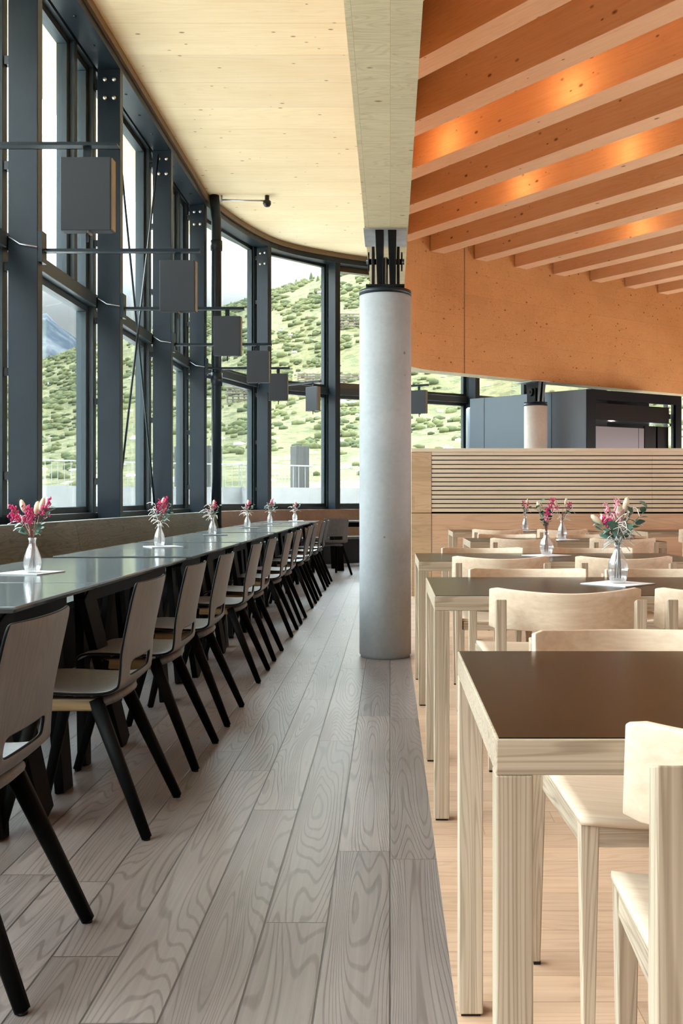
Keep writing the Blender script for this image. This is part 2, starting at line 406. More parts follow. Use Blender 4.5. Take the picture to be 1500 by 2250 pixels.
# ------------------------------------------------------------------ windows
def bay(idx, a, b, na, nb, mid=False, brown=False):
    """one facade bay between posts; local frame: x along the glazing, y outwards"""
    A = Vector(a) - na*.33; B = Vector(b) - nb*.33
    d = B-A; Ln = d.length; t = d/Ln; rz = math.atan2(t.y, t.x)
    root = empty('window_%d' % idx, (A.x, A.y, 0), rz, kind='structure')
    # local +y is left of travel = outwards
    e = .045 if idx < 8 else .033
    def ring(x0,x1,z0,z1,w,y0,y1,nm,mat):
        mb = MB(); mb.box(x0,x1,y0,y1,z0,z0+w).box(x0,x1,y0,y1,z1-w,z1).box(x0,x0+w,y0,y1,z0+w,z1-w).box(x1-w,x1,y0,y1,z0+w,z1-w)
        return mb.build(nm, mat, root, bevel=.003)
    fr = M['frame']
    MB().box(-e, e, -.08, .08, .95, 5.08).build('mullion', fr, root, bevel=.004)
    MB().box(e, Ln-e, -.11, .06, 2.86, 2.97).build('transom', fr, root, bevel=.004)
    ring(e,Ln-e,.95,2.86,.055,-.03,.05,'frame',fr)
    MB().box(e+.05,Ln-e-.05,.008,.014,1.0,2.81).build('pane', M['glass'], root)
    if mid:
        xm = Ln*.745
        MB().box(xm-.04,xm+.04,-.08,.08,2.97,5.08).build('mullion', fr, root, bevel=.004)
        spans = [(e,xm-.04),(xm+.04,Ln-e)]
    else: spans = [(e,Ln-e)]
    for (x0,x1) in spans:
        if brown:
            ring(x0,x1,2.97,5.08,.10,-.07,.05,'sash',M['frame_brown'])
        else: ring(x0,x1,2.97,5.08,.055,-.03,.05,'frame',fr)
        MB().box(x0+.05,x1-.05,.008,.014,3.02,5.03).build('pane', M['glass'], root)
    return root
for i in range(len(ALLN)-1):
    bay(i+1, ALLN[i], ALLN[i+1], node_normal(i), node_normal(i+1), mid=(i in (4,6)), brown=(i == 9))

# tie rods in the bay behind the second post
def rod(p0, p1, label):
    o = MB().tube([p0,p1], .011, 8).build('tie_rod', M['steel']); tag(o, label, 'rod', 'crossed tie rods'); return o
rod((-2.60,9.345,5.0),(-2.68,11.36,.96),'thin steel tie rod running down to the foot of the third post')
rod((-2.64,11.365,5.0),(-2.56,9.345,.96),'thin steel tie rod rising to the bolted head of the third post')

# downpipe and sprinkler
mb = MB().tube([(-2.37,13.6,.471),(-2.37,13.6,ZC-.35),(-2.40,13.6,ZC)], .068, 20)
pipe = mb.build('downpipe', M['steel']); tag(pipe, 'round dark downpipe standing in front of the glazing from bench to ceiling', 'pipe')
for z0, z1 in ((4.47,4.60),(2.62,2.80)):
    MB().lathe([(.068,0),(.082,0),(.082,z1-z0),(.068,z1-z0)], 20, (-2.37,13.6,z0)).build('collar', M['steel'], pipe)
sp = empty('smoke_detector', (-1.68,13.6,5.1), 0, 'small dark round detector on a thin rod under the pale ceiling', 'detector')
MB().tube([(-.62,0,.06),(-.03,0,.05)], .012, 8).build('rod', M['galv'], sp)
MB().tube([(-.62,0,.12),(-.62,0,.03)], .012, 8).build('rod_bracket', M['galv'], sp)
MB().lathe([(0,-.03),(.035,-.03),(.055,0),(.055,.04),(.03,.06),(.03,.12),(0,.12)], 16).build('sensor', M['black'], sp)

# ------------------------------------------------------------------ panel lamps on flat bars
lamp_lab = ['panel lamp nearest the camera, the largest dark box at upper left','second panel lamp from the camera, hung in front of the tie rods',
 'third panel lamp from the camera, in front of the round downpipe','fourth panel lamp from the camera, hung before the first curved window',
 'fifth panel lamp from the camera, smallest one facing the room squarely','turned panel lamp with one pale and one brown face, left of the concrete column',
 'turned pale panel lamp just right of the concrete column']
def lamp(pos, rz, label, first=False):
    r = empty('panel_lamp', pos, rz, label, 'lamp', 'panel lamps along the glazing')
    MB().box(.02,1.14,-.03,.03,2.835,2.845).box(.02,1.14,.022,.03,2.835,2.87).build('flat_bar', M['steel'], r)
    MB().box(.0,.03,-.05,.05,2.76,2.98).build('bracket', M['steel'], r)
    MB().box(.965,1.005,-.004,.004,2.77,2.84).box(.98,.99,-.004,.004,2.36,2.42).build('hanger', M['steel'], r)
    MB().box(.86,1.11,-.035,.035,2.41,2.775, 0).build('housing', M['lampm'], r, bevel=.004)
    MB().box(1.11,1.118,-.03,.03,2.415,2.77).box(.99,1.0,-.03,.03,2.40,2.41).build('edge_strip', M['lampedge'], r)
    if rz == 0:
        MB().tube([(-.20,-.06,2.93),(-.12,-.07,2.88),(.0,-.065,2.86)], .005, 6).build('cable', M['galv'], r)
    return r
for i, y in enumerate((4.99,7.12,9.28,11.43,13.5)):
    lamp((-2.5,y,0), 0, lamp_lab[i])
lamp((-1.9,15.72,0), math.radians(-42), lamp_lab[5])
lamp((-.42,16.0,0), math.radians(-28), lamp_lab[6])

# ------------------------------------------------------------------ big timber drum wall: beam over the column, then the curved wall
DP = [(.12,-3.5),(.12,3.0),(.12,8.0),(.12,12.2)] 
dc = catmull([(.12,11.8),(.12,12.3),(.13,12.9),(.22,13.45),(.5,13.95),(1.07,14.36),(2.25,15.25),(5.04,17.2)], 6)[6:-12]
dpath = [Vector(p) for p in DP[:-1]] + dc + [Vector((2.25,15.25)), Vector((5.04,17.2)), Vector((9.0,19.97))]
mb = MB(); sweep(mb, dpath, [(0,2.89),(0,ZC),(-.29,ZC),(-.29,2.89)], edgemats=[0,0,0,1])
# split: downward faces get the paler beam material, without the painted warm light
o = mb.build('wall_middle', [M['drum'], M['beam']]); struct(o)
# vertical joint of the curved part
struct(MB().box(-.004,.004,-.002,.001,2.89,4.9).build('trim_5', M['rim']))
COL.objects[-1].location = (1.072,14.355,0); COL.objects[-1].rotation_euler = (0,0,math.radians(36))

# ------------------------------------------------------------------ joists
jd = Vector((-.619,.785)); jn = Vector((-.785,-.619))    # along, and towards the camera side
jl = []
XE = .16
def wall_hit(y0, off=0.0):            # where the joist's near edge line x=.22,y=y0 (dir jd) meets the drum
    best = None
    for i in range(len(dpath)-1):
        a, b = dpath[i], dpath[i+1]; e = b-a; p = Vector((.22,y0)) - jn*off
        den = jd.x*e.y - jd.y*e.x
        if abs(den) < 1e-9: continue
        w = a-p; t = (w.x*e.y-w.y*e.x)/den; s = (w.x*jd.y-w.y*jd.x)/den
        if 0 <= s <= 1 and (best is None or t < best): best = t
    return best
names = ['second','third','fourth','fifth','sixth','seventh','eighth','ninth','tenth','eleventh','twelfth','thirteenth']
k = 0
for j in range(-5, 14):
    y0 = 7.907+1.306*j
    t = wall_hit(y0)
    if t is None: t = 0
    p1 = Vector((.22,y0)) + jd*(t-.012)
    rightx = 8.72; L_ = (p1.x-rightx)/jd.x*-1; L_ = (rightx-p1.x)/.619
    p0 = p1 - jd*L_
    if p0.y < -3.5: L_ -= (-3.5-p0.y)/.785; p0 = p1 - jd*L_
    if L_ < .5: continue
    if j < -1: lab = 'timber roof joist above and behind the camera'
    elif j == -1: lab = 'dark orange roof joist cut off at the upper right, nearest of the row in view'
    elif j == 0: lab = 'roof joist meeting the pale beam highest in view'
    elif j <= 3: lab = 'roof joist butting the pale beam, %s below the topmost one' % ['','next','two','three'][j]
    else: lab = 'roof joist resting on the curved timber wall, %s from the pale beam' % names[j-4].replace('second','nearest')
    w, h = .24, .64
    # local x across (0..w away from camera), local y along
    t2 = wall_hit(y0, w); Lf = L_ + ((t2-t) if t2 is not None else 0)
    mb = MB().hexa([(0,0,0),(w,0,0),(w,Lf,0),(0,L_,0),(0,0,h),(w,0,h),(w,Lf,h),(0,L_,h)])
    o = mb.build('roof_joist', M['joist']); rz = math.atan2(-jd.x, jd.y)
    o.rotation_euler = (0,0,rz); o.location = (p0.x,p0.y,4.56)
    tag(o, lab, 'joist', 'orange roof joists', 'thing')
# small warm spotlights tucked between the joists (glow scallops on their sides)
def spot(x, y, z, e, idx=0):
    l = bpy.data.lights.new('joist_light', 'POINT'); l.energy = e; l.color = (1.0,.50,.2); l.shadow_soft_size = .03
    o = bpy.data.objects.new('joist_light', l); COL.objects.link(o); o.location = (x,y,z)
for (j, sx, e) in ((2,.585,3.2),(2,1.60,3.2),(2,2.9,3.0),(4,1.54,3.0),(4,2.46,3.0),(7,3.3,3.0),(0,3.4,3.0),(6,4.4,3.0),(9,5.0,3.0)):
    y0 = 7.907+1.306*j
    q = Vector((.22,y0)) - jd*((sx-.22)/.619) + jn*.26
    spot(q.x, q.y, 4.66, e*.5)

# unseen amber lights added between the joists to tint their sides orange
for j in range(-4, 13):
    y0 = 7.907+1.306*j+.655; t = wall_hit(y0)
    if t is None: continue
    p1 = Vector((.22,y0)) + jd*(t-.3); ln = min(7.5, (8.4-p1.x)/.619, (p1.y+3)/.785)
    if ln < 1: continue
    c = p1 - jd*ln/2 + jn*.0
    l = bpy.data.lights.new('joist_tint_light', 'AREA'); l.shape = 'RECTANGLE'; l.size = .04; l.size_y = ln; l.energy = .07*ln; l.color = (1,.31,.08)
    o = bpy.data.objects.new('joist_tint_light', l); COL.objects.link(o); o.location = (c.x-.12*.785+.0,c.y-.12*.619,4.62)
    o.rotation_euler = (PI,0,-math.atan2(-jd.x, jd.y)) if False else (PI,0,math.atan2(-jd.x, jd.y))

# ------------------------------------------------------------------ concrete columns with steel hinges
def column(x, y, r, ztop, zbeam, mat, label, rz):
    root = empty('concrete_column', (x,y,0), rz, label, 'column', kind='thing')
    MB().lathe([(0,0),(r-.008,0),(r-.008,.012),(r,.02),(r,ztop-.05),(0,ztop-.05)], 64).build('shaft', mat, root)
    MB().lathe([(0,ztop-.05),(r+.002,ztop-.05),(r+.002,ztop-.015),(r-.05,ztop-.015),(r-.05,ztop),(0,ztop)], 48).build('cap_plate', M['steel'], root)
    MB().box(-.145,.145,-.16,.30,zbeam-.012,zbeam-.001).build('head_plate', M['galv'], root)
    for sx in (-.055,.03):
        MB().hexa([(sx,-.11,ztop+.01),(sx+.042,-.11,ztop+.01),(sx+.042,.11,ztop+.01),(sx,.11,ztop+.01),
                   (sx-.012,-.16,zbeam-.012),(sx+.046,-.16,zbeam-.012),(sx+.046,.16,zbeam-.012),(sx-.012,.16,zbeam-.012)]).build('hinge_fin', M['black'], root, bevel=.003)
    for sx in (-.092,.078):
        MB().box(sx,sx+.02,-.10,.10,ztop,zbeam-.11).build('hinge_cheek', M['black'], root, bevel=.003)
    MB().box(-.012,.018,-.06,.06,ztop,ztop+.21).build('hinge_web', M['galv'], root, bevel=.01)
    zp = (ztop+zbeam)/2
    MB().tube([(-.13,0,zp),(.13,0,zp)], .02, 12).tube([(-.118,0,zp),(-.108,0,zp)], .065, 16).tube([(.108,0,zp),(.118,0,zp)], .065, 16).build('hinge_pin', M['black'], root)
    MB().box(-.13,.13,-.12,.12,ztop-.002,ztop+.012).build('base_plate', M['black'], root)
    return root
column(-.034,6.83,.177,2.51,2.89,M['conc'],'thick pale concrete column standing in the middle of the aisle',0)
column(2.24,15.36,.178,2.56,2.89,M['conc2'],'distant concrete column in front of the grey kitchen block',math.radians(30))

# ------------------------------------------------------------------ bench along the windows
bpath = [p for p in PATH if p.y < 17.2 and p.x < .3]
bpath[0] = Vector((-2.5,-1.4))
bench = empty('wall_bench', (-2.2,6,0), 0, 'long built-in bench with tilted weathered wood back below the windows', 'bench')
def child_world(o, root):
    o.parent = root; o.matrix_parent_inverse = Matrix.Translation(-Vector(root.location))
    return o
mb = MB(); sweep(mb, bpath, [(.16,.43),(.62,.43),(.62,.47),(.16,.47)]); child_world(mb.build('seat', M['bench']), bench)
mb = MB(); sweep(mb, bpath, [(.20,.04),(.56,.04),(.56,.43),(.20,.43)]); child_world(mb.build('front_panel', M['cushion']), bench)
mb = MB(); sweep(mb, bpath, [(.20,.0),(.585,.0),(.585,.035),(.20,.035)]); child_world(mb.build('foot_rail', M['galv']), bench)
# individual back panels
def resample(path, step):
    out = [path[0].copy()]; cur = path[0].copy(); i = 1
    while i < len(path):
        d = (path[i]-cur)
        if d.length >= step: cur = cur + d.normalized()*step; out.append(cur.copy())
        else: cur = path[i].copy(); i += 1; 
    out.append(path[-1]); return out
cum = [0.0]
for i in range(1,len(bpath)): cum.append(cum[-1]+(bpath[i]-bpath[i-1]).length)
def at(s):
    for i in range(1,len(bpath)):
        if s <= cum[i]: return bpath[i-1].lerp(bpath[i], (s-cum[i-1])/(cum[i]-cum[i-1]))
    return bpath[-1].copy()
s = 0
seams = [0, 1.9]
ycut = [1.0,3.2,5.35,7.55,9.95,12.1,13.9]
cuts = [0]+[y+1.4 for y in ycut[:-1]]+[15.08]
pairs = list(zip(cuts[:-1],cuts[1:]))+[(15.12,cum[-1]*.80),(cum[-1]*.80,cum[-1])]
for a, b in pairs:
    seg = [at(a+.004)]; 
    q = a+.15
    while q < b-.1: seg.append(at(q)); q += .15
    seg.append(at(b-.004))
    far = a > 15
    mb = MB(); sweep(mb, seg, [(.165,.47),(.20,.47),(.115,.91),(.02,.91),(.02,.885),(.08,.885)])
    o = mb.build('back_panel', M['benchb'] if far else M['bench']); child_world(o, bench)

# ------------------------------------------------------------------ left dark tables
def dark_table(w, l, label, loc, rz=0):
    """w across (x), l along (y); origin on the floor under the centre"""
    r = empty('dark_table', loc, rz, label, 'table', 'dark tables along the bench')
    a, b = w/2, l/2; e = .014
    mb = MB().hexa([(-a+e,-b+e,.728),(a-e,-b+e,.728),(a-e,b-e,.728),(-a+e,b-e,.728),(-a,-b,.742),(a,-b,.742),(a,b,.742),(-a,b,.742)])
    mb.box(-a,a,-b,b,.742,.75); mb.build('tabletop', M['dtop'], r, bevel=.0015)
    MB().box(-a+.09,-a+.13,-b+.1,b-.1,.66,.728).box(a-.13,a-.09,-b+.1,b-.1,.66,.728).box(-a+.13,a-.13,-.03,.03,.66,.70).build('underframe', M['dleg'], r)
    k = .30 if l > .9 else .2
    for sx in (-1,1):
        xo = sx*(a-.10); xf = sx*(a-.05)
        MB().bar((xo,-b+.13,.705),(xf,-b+.13+k*1.3,0),.034,.13,.034,.11,side=(1,0,0)).build('leg', M['dleg'], r, bevel=.003)
        MB().bar((xo-sx*.05,b-.12,.715),(xf-sx*.03,b-.16,0),.034,.13,.034,.11,side=(1,0,0)).build('leg', M['dleg'], r, bevel=.003)
        MB().bar((xo-sx*.10,-b+.12+k,.70),(xf-sx*.06,-b+.16,0),.034,.10,.034,.08,side=(1,0,0)).build('brace', M['dleg'], r, bevel=.003)
    return r
LX = -1.515; LW = .79
LT = [(2.98,3.83,'dark grey table nearest the camera at the left edge'),(3.85,5.47,'long dark table carrying the nearest pink bouquet'),
      (5.65,6.45,'short dark table just beyond the gap after the nearest long table'),(6.465,7.42,'dark table carrying the second vase from the camera'),
      (7.55,8.5,'dark table just in front of the third vase'),(8.515,9.6,'dark table under the third vase'),
      (9.8,10.85,'dark table just in front of the fourth vase'),(10.865,11.9,'dark table under the fourth vase'),
      (12.1,13.0,'dark table just in front of the fifth vase, deep in the row'),(13.015,14.0,'dark table under the fifth vase, second last of the window row')]
for (y0,y1,lab) in LT:
    dark_table(LW, y1-y0, lab, (LX,(y0+y1)/2,0))
dark_table(.85,.9,'dark table under the farthest vase, last of the window row',(-1.50,14.72,0), 0)
dark_table(.70,1.35,'dark table with a slanting leg before the far bench, left of the column',(-.30,15.35,0), math.radians(102))

# ------------------------------------------------------------------ left chairs
def dark_chair(label):
    r = empty('dark_chair', (0,0,0), 0, label, 'chair', 'dark stained chairs facing the window bench')
    # shell profile (y towards the back, z)
    prof = [(-.245,.430),(-.235,.447),(-.20,.455),(-.12,.452),(-.03,.446),(.04,.444),(.09,.446),(.118,.452),(.136,.463),(.147,.480),(.154,.502),(.1625,.545),(.169,.580),
            (.178,.63),(.19,.69),(.203,.75),(.2135,.795),(.216,.808)]
    xs = [-1,-.93,-.8,-.66,-.62,-.4,-.2,0,.2,.4,.62,.66,.8,.93,1]
    verts = []; faces = []
    for i,(y,z) in enumerate(prof):
        tt = i/(len(prof)-1); hw = .205 if i > 9 else .212
        if i == 0: hw = .195
        if i == len(prof)-1: hw = .188
        if i == len(prof)-2: hw = .2025
        for u in xs:
            x = u*hw; cz = 0; cy = 0
            if i >= 9: cy = -.022*(u*u)*min(1,(i-8)/4)
            else: cz = .010*(u*u)*min(1, i/3)
            verts.append((x, y+cy, z+cz))
    nx = len(xs)
    for i in range(len(prof)-1):
        for k in range(nx-1):
            if i == 10 and 4 <= k <= 9: continue
            faces.append((i*nx+k, i*nx+k+1, (i+1)*nx+k+1, (i+1)*nx+k))
    # round the slot ends
    mb = MB().add(verts, faces, 0, True)
    o = mb.build('seat_shell', [M['shell'], M['dleg']], r, recalc=True)
    md = o.modifiers.new('Solid','SOLIDIFY'); md.thickness = .012; md.offset = 0; md.material_offset_rim = 1
    sb = o.modifiers.new('Sub','SUBSURF'); sb.levels = 1; sb.render_levels = 2; 
    for sx in (-1,1):
        X = sx*.165
        MB().bar((X,-.15,.415),(X,.075,.415),.036,.040,side=(1,0,0)).build('side_rail', M['rail'], r, bevel=.006)
        MB().bar((X,.055,.43),(sx*.225,.235,.006),.040,.046,.028,.030,side=(1,0,0),n=12,smooth=True).build('leg', M['dleg'], r)
        MB().bar((X,-.13,.43),(sx*.215,-.235,.006),.038,.042,.028,.030,side=(1,0,0),n=12,smooth=True).build('leg', M['dleg'], r)
        legs = [c for c in COL.objects if c.parent == r and c.name.startswith('leg')][-2:]
        for lg, yy, xx in ((legs[0],.235,.225),(legs[1],-.235,.215)):
            MB().lathe([(0,0),(.011,0),(.011,.008),(0,.008)],10,(sx*xx,yy,0)).build('foot_glide', M['black'], lg)
    MB().tube([(-.165,.065,.418),(-.10,.105,.428),(0,.115,.432),(.10,.105,.428),(.165,.065,.418)], .017, 10).build('rear_crosspiece', M['shell'], r)
    MB().bar((-.165,-.11,.42),(.165,-.11,.42),.03,.03,side=(0,1,0)).build('front_crosspiece', M['dleg'], r, bevel=.003)
    return r
cy = [2.3,3.36,4.15,4.92,6.03,6.82,7.97,8.8,10.04,10.8,12.0,12.8]
cl = ['grey-backed chair cut off by the left edge, nearest the camera','grey-backed chair at the first dark table, slotted back fully in view',
 'dark chair at the near end of the long table with the nearest bouquet','dark chair at the far end of the long table with the nearest bouquet',
 'fifth chair along the aisle, at the short table beyond the gap','sixth chair along the aisle, beside the second vase',
 'seventh chair along the aisle, before the third vase','eighth chair along the aisle, beside the third vase',
 'ninth chair along the aisle, before the fourth vase','tenth chair along the aisle, beside the fourth vase',
 'eleventh chair along the aisle, before the fifth vase','last dark chair of the straight aisle row, beside the fifth vase']
proto = dark_chair(cl[0])
for i, y in enumerate(cy):
    o = proto if i == 0 else copy_tree(proto)
    o.location = (-1.0, y, 0); o.rotation_euler = (0,0,-PI/2); o['label'] = cl[i]
o = copy_tree(proto); o.location = (-.86,14.25,0); o.rotation_euler = (0,0,math.radians(-150)); o['label'] = 'turned dark chair showing its brown-black back at the end of the row'
# the window side of the chair next to the camera sits at a table outside the frame

# ------------------------------------------------------------------ right oak tables
def oak_table(x0, x1, y0, y1, label):
    r = empty('oak_table', ((x0+x1)/2,(y0+y1)/2,0), 0, label, 'table', 'oak tables with dark tops')
    a, b = (x1-x0)/2, (y1-y0)/2; t = .05
    MB().box(-a,a,-b,b,.70,.7485).build('tabletop', M['oakX'], r, bevel=.002)
    MB().box(-a+.004,a-.004,-b+.004,b-.004,.7482,.7502).build('dark_surface', M['ltop'], r)
    r2 = [c for c in COL.objects if c.parent == r and c.name.startswith('dark_surface')][-1]; r2['label'] = 'smooth olive brown table surface'
    for sx in (-1,1):
        for sy in (-1,1):
            cx, cy_ = sx*(a-t/2), sy*(b-t/2)
            lg = MB().box(cx-t/2,cx+t/2,cy_-t/2,cy_+t/2,.006,.70).build('leg', M['oakZ'], r, bevel=.0025)
            MB().box(cx-.02,cx+.02,cy_-.02,cy_+.02,0,.006).build('foot_glide', M['black'], lg)
    return r
oak_table(.138+.004,1.645,1.337,2.11,'oak table with dark top closest to the camera')
oak_table(.147,1.645,3.32,4.12,'oak table carrying the large white and pink bouquet')
oak_table(.147,1.645,5.17,5.97,'oak table carrying the round bulb vase')
oak_table(.61,2.11,7.6,8.36,'smaller looking oak table under the vase second from the slatted wall')
oak_table(.62,2.10,9.87,10.65,'oak table beside the slatted wall, its near left corner clear of chairs')
oak_table(2.55,4.05,9.87,10.65,'oak table beside the slatted wall at the right edge')

# ------------------------------------------------------------------ right oak chairs
def oak_chair(label):
    r = empty('oak_chair', (0,0,0), 0, label, 'chair', 'light oak chairs')
    # backrest: bent plywood, ends reach forward (-y)
    nx = 25; nz = 6; vs = []; fs = []
    for j in range(nz):
        v = j/(nz-1)
        for i in range(nx):
            u = -1+2*i/(nx-1); yb = .212-.12*abs(u)**1.75
            z0 = .645+.0*(u*u); z1 = .770+.013*u*u
            crn = max(0, abs(u)-.93)/.07; cut = .007*crn*crn
            z = (z0+cut) + ((z1-cut)-(z0+cut))*v
            vs.append((u*.248, yb + (v-.5)*.016, z))
    for j in range(nz-1):
        for i in range(nx-1): fs.append((j*nx+i, j*nx+i+1, (j+1)*nx+i+1, (j+1)*nx+i))
    o = MB().add(vs, fs, 0, True).build('backrest', [M['ply'],M['oakX']], r)
    md = o.modifiers.new('Solid','SOLIDIFY'); md.thickness = .013; md.offset = 0; md.material_offset_rim = 0
    bv = o.modifiers.new('Bevel','BEVEL'); bv.width = .003; bv.segments = 2; bv.limit_method = 'ANGLE'; bv.angle_limit = 1.0
    for sx in (-1,1):
        xo = sx*.241
        # rear leg continues up as the back post
        xa, xb = (sx*.207, sx*.241)
        X0, X1 = min(xa,xb), max(xa,xb)
        MB().hexa([(X0+(.006 if sx<0 else .010),.200,.008),(X1-(.010 if sx<0 else .006),.200,.008),(X1-(.010 if sx<0 else .006),.222,.008),(X0+(.006 if sx<0 else .010),.222,.008),
                   (X0,.178,.45),(X1,.178,.45),(X1,.222,.45),(X0,.222,.45)]).hexa([
                   (X0,.178,.45),(X1,.178,.45),(X1,.222,.45),(X0,.222,.45),
                   (X0,.186,.742),(X1,.186,.742),(X1,.222,.752),(X0,.222,.752)]).build('rear_leg', M['oakZ'], r, bevel=.0025)
        xf = sx*.183
        MB().hexa([(xf-.011,-.190,.008),(xf+.011,-.190,.008),(xf+.011,-.168,.008),(xf-.011,-.168,.008),
                   (xf-.018,-.200,.455),(xf+.018,-.200,.455),(xf+.018,-.162,.455),(xf-.018,-.162,.455)]).build('front_leg', M['oakZ'], r, bevel=.0025)
        MB().bar((xf+sx*.004,-.175,.432),(sx*.205,.19,.432),.022,.045,side=(1,0,0)).build('side_rail', M['oakY'], r, bevel=.002)
        lr = [c for c in COL.objects if c.parent == r and c.name.startswith('rear_leg')][-1]; lf = [c for c in COL.objects if c.parent == r and c.name.startswith('front_leg')][-1]
        for (lg,gx,gy) in ((lr,sx*.224,.211),(lf,xf,-.179)):
            MB().box(gx-.008,gx+.008,gy-.008,gy+.008,0,.008).build('foot_glide', M['black'], lg)
    MB().box(-.17,.17,-.198,-.178,.41,.452).build('front_rail', M['oakX'], r, bevel=.002)
    MB().box(-.20,.20,.186,.206,.41,.452).build('back_rail', M['oakX'], r, bevel=.002)
    # saddle seat
    nx = 15; ny = 9; vs = []; fs = []
    for j in range(ny):
        y = -.205+.405*j/(ny-1)
        for i in range(nx):
            u = -1+2*i/(nx-1); hw = .201+.010*j/(ny-1)
            vs.append((u*hw, y, .467-.016*(1-u*u)*(.5+.5*math.sin(PI*(j+1)/(ny+1)))))
    for j in range(ny-1):
        for i in range(nx-1): fs.append((j*nx+i, j*nx+i+1, (j+1)*nx+i+1, (j+1)*nx+i))
    o = MB().add(vs, fs, 0, True).build('seat', M['ply'], r)
    md = o.modifiers.new('Solid','SOLIDIFY'); md.thickness = .012; md.offset = -1
    return r
pch = None
OC = [ # x, table edge y, near?
 (.560,1.337,True,'oak chair in the lower right corner with its back to the camera'),
 (.562,2.11,False,'oak chair on the far side of the nearest oak table, seat showing beneath it'),
 (.578,3.32,True,'oak chair with full curved back seen just beyond the nearest table'),
 (1.125,3.32,True,'oak chair cut by the right edge beside the full curved back'),
 (.58,4.12,False,'oak chair behind the table with the big bouquet, nearer its left corner'),
 (1.155,4.12,False,'oak chair behind the big white and pink bouquet'),
 (.57,5.17,True,'oak chair with its back to the camera left of the round bulb vase'),
 (1.205,5.17,True,'oak chair with its back to the camera right of the round bulb vase'),
 (.56,5.97,False,'oak chair on the far side of the bulb vase table, at its left corner'),
 (1.225,5.97,False,'oak chair on the far side of the bulb vase table, right of the vase'),
 (1.01,7.6,True,'oak chair left of centre at the second last table, back to the camera'),
 (1.765,7.6,True,'oak chair right at the second last table, back to the camera'),
 (.99,8.36,False,'oak chair on the far left side of the second last table'),
 (1.66,8.36,False,'oak chair on the far right side of the second last table'),
 (1.06,9.87,True,'oak chair left at the table beside the slatted wall'),
 (1.70,9.87,True,'oak chair right at the table beside the slatted wall'),
 (3.10,9.87,True,'oak chair cut by the right edge beside the slatted wall')]
for (x, ye, near, lab) in OC:
    if pch is None: o = pch = oak_chair(lab)
    else: o = copy_tree(pch); o['label'] = lab
    if near: o.location = (x, ye+.09-.012, 0); o.rotation_euler = (0,0,PI)
    else: o.location = (x, ye-.02, 0); o.rotation_euler = (0,0,0)

# ------------------------------------------------------------------ vases, cards and bouquets
def vase(loc, kind, label):
    r = empty('glass_vase', loc, random.random()*6, label, 'vase', 'clear glass vases')
    if kind == 'bulb':
        P = [(.018,.002),(.030,.006),(.040,.035),(.041,.055),(.033,.082),(.017,.102),(.013,.118),(.014,.130),(.017,.138)]
    elif kind == 'knob':
        P = [(.026,.002),(.031,.008),(.037,.03),(.0385,.055),(.035,.08),(.024,.105),(.0145,.125),(.0125,.135),(.015,.150)]
    else:
        P = [(.024,.002),(.030,.006),(.0375,.030),(.0385,.045),(.034,.072),(.024,.100),(.0155,.122),(.0145,.134),(.018,.150)]
    inn = [(max(.004,q[0]-.0028), q[1]+(.006 if i == 0 else 0)) for i, q in enumerate(P)]
    prof = [(.0005,P[0][1])]+P+inn[::-1]+[(.0005,inn[0][1])]
    n = 48
    MB().lathe(prof, n, flute=(16 if kind != 'bulb' else 12), depth=(.07 if kind != 'knob' else .10)).build('vessel', M['vase'], r)
    return r
def leaf_faces(mb, c, d, up, L, W):
    d = Vector(d).normalized(); s = d.cross(Vector(up)); s = s.normalized() if s.length > .01 else Vector((1,0,0)); u = s.cross(d)
    pts = []
    N = 8
    for i in range(N):
        an = 2*PI*i/N; pts.append(Vector(c)+d*(L/2+L/2*math.cos(an))+s*(W/2*math.sin(an))+u*(.15*L*(math.sin(an)**2)))
    mb.add(pts, [tuple(range(N))], 0, False)
LEAF = 1.0
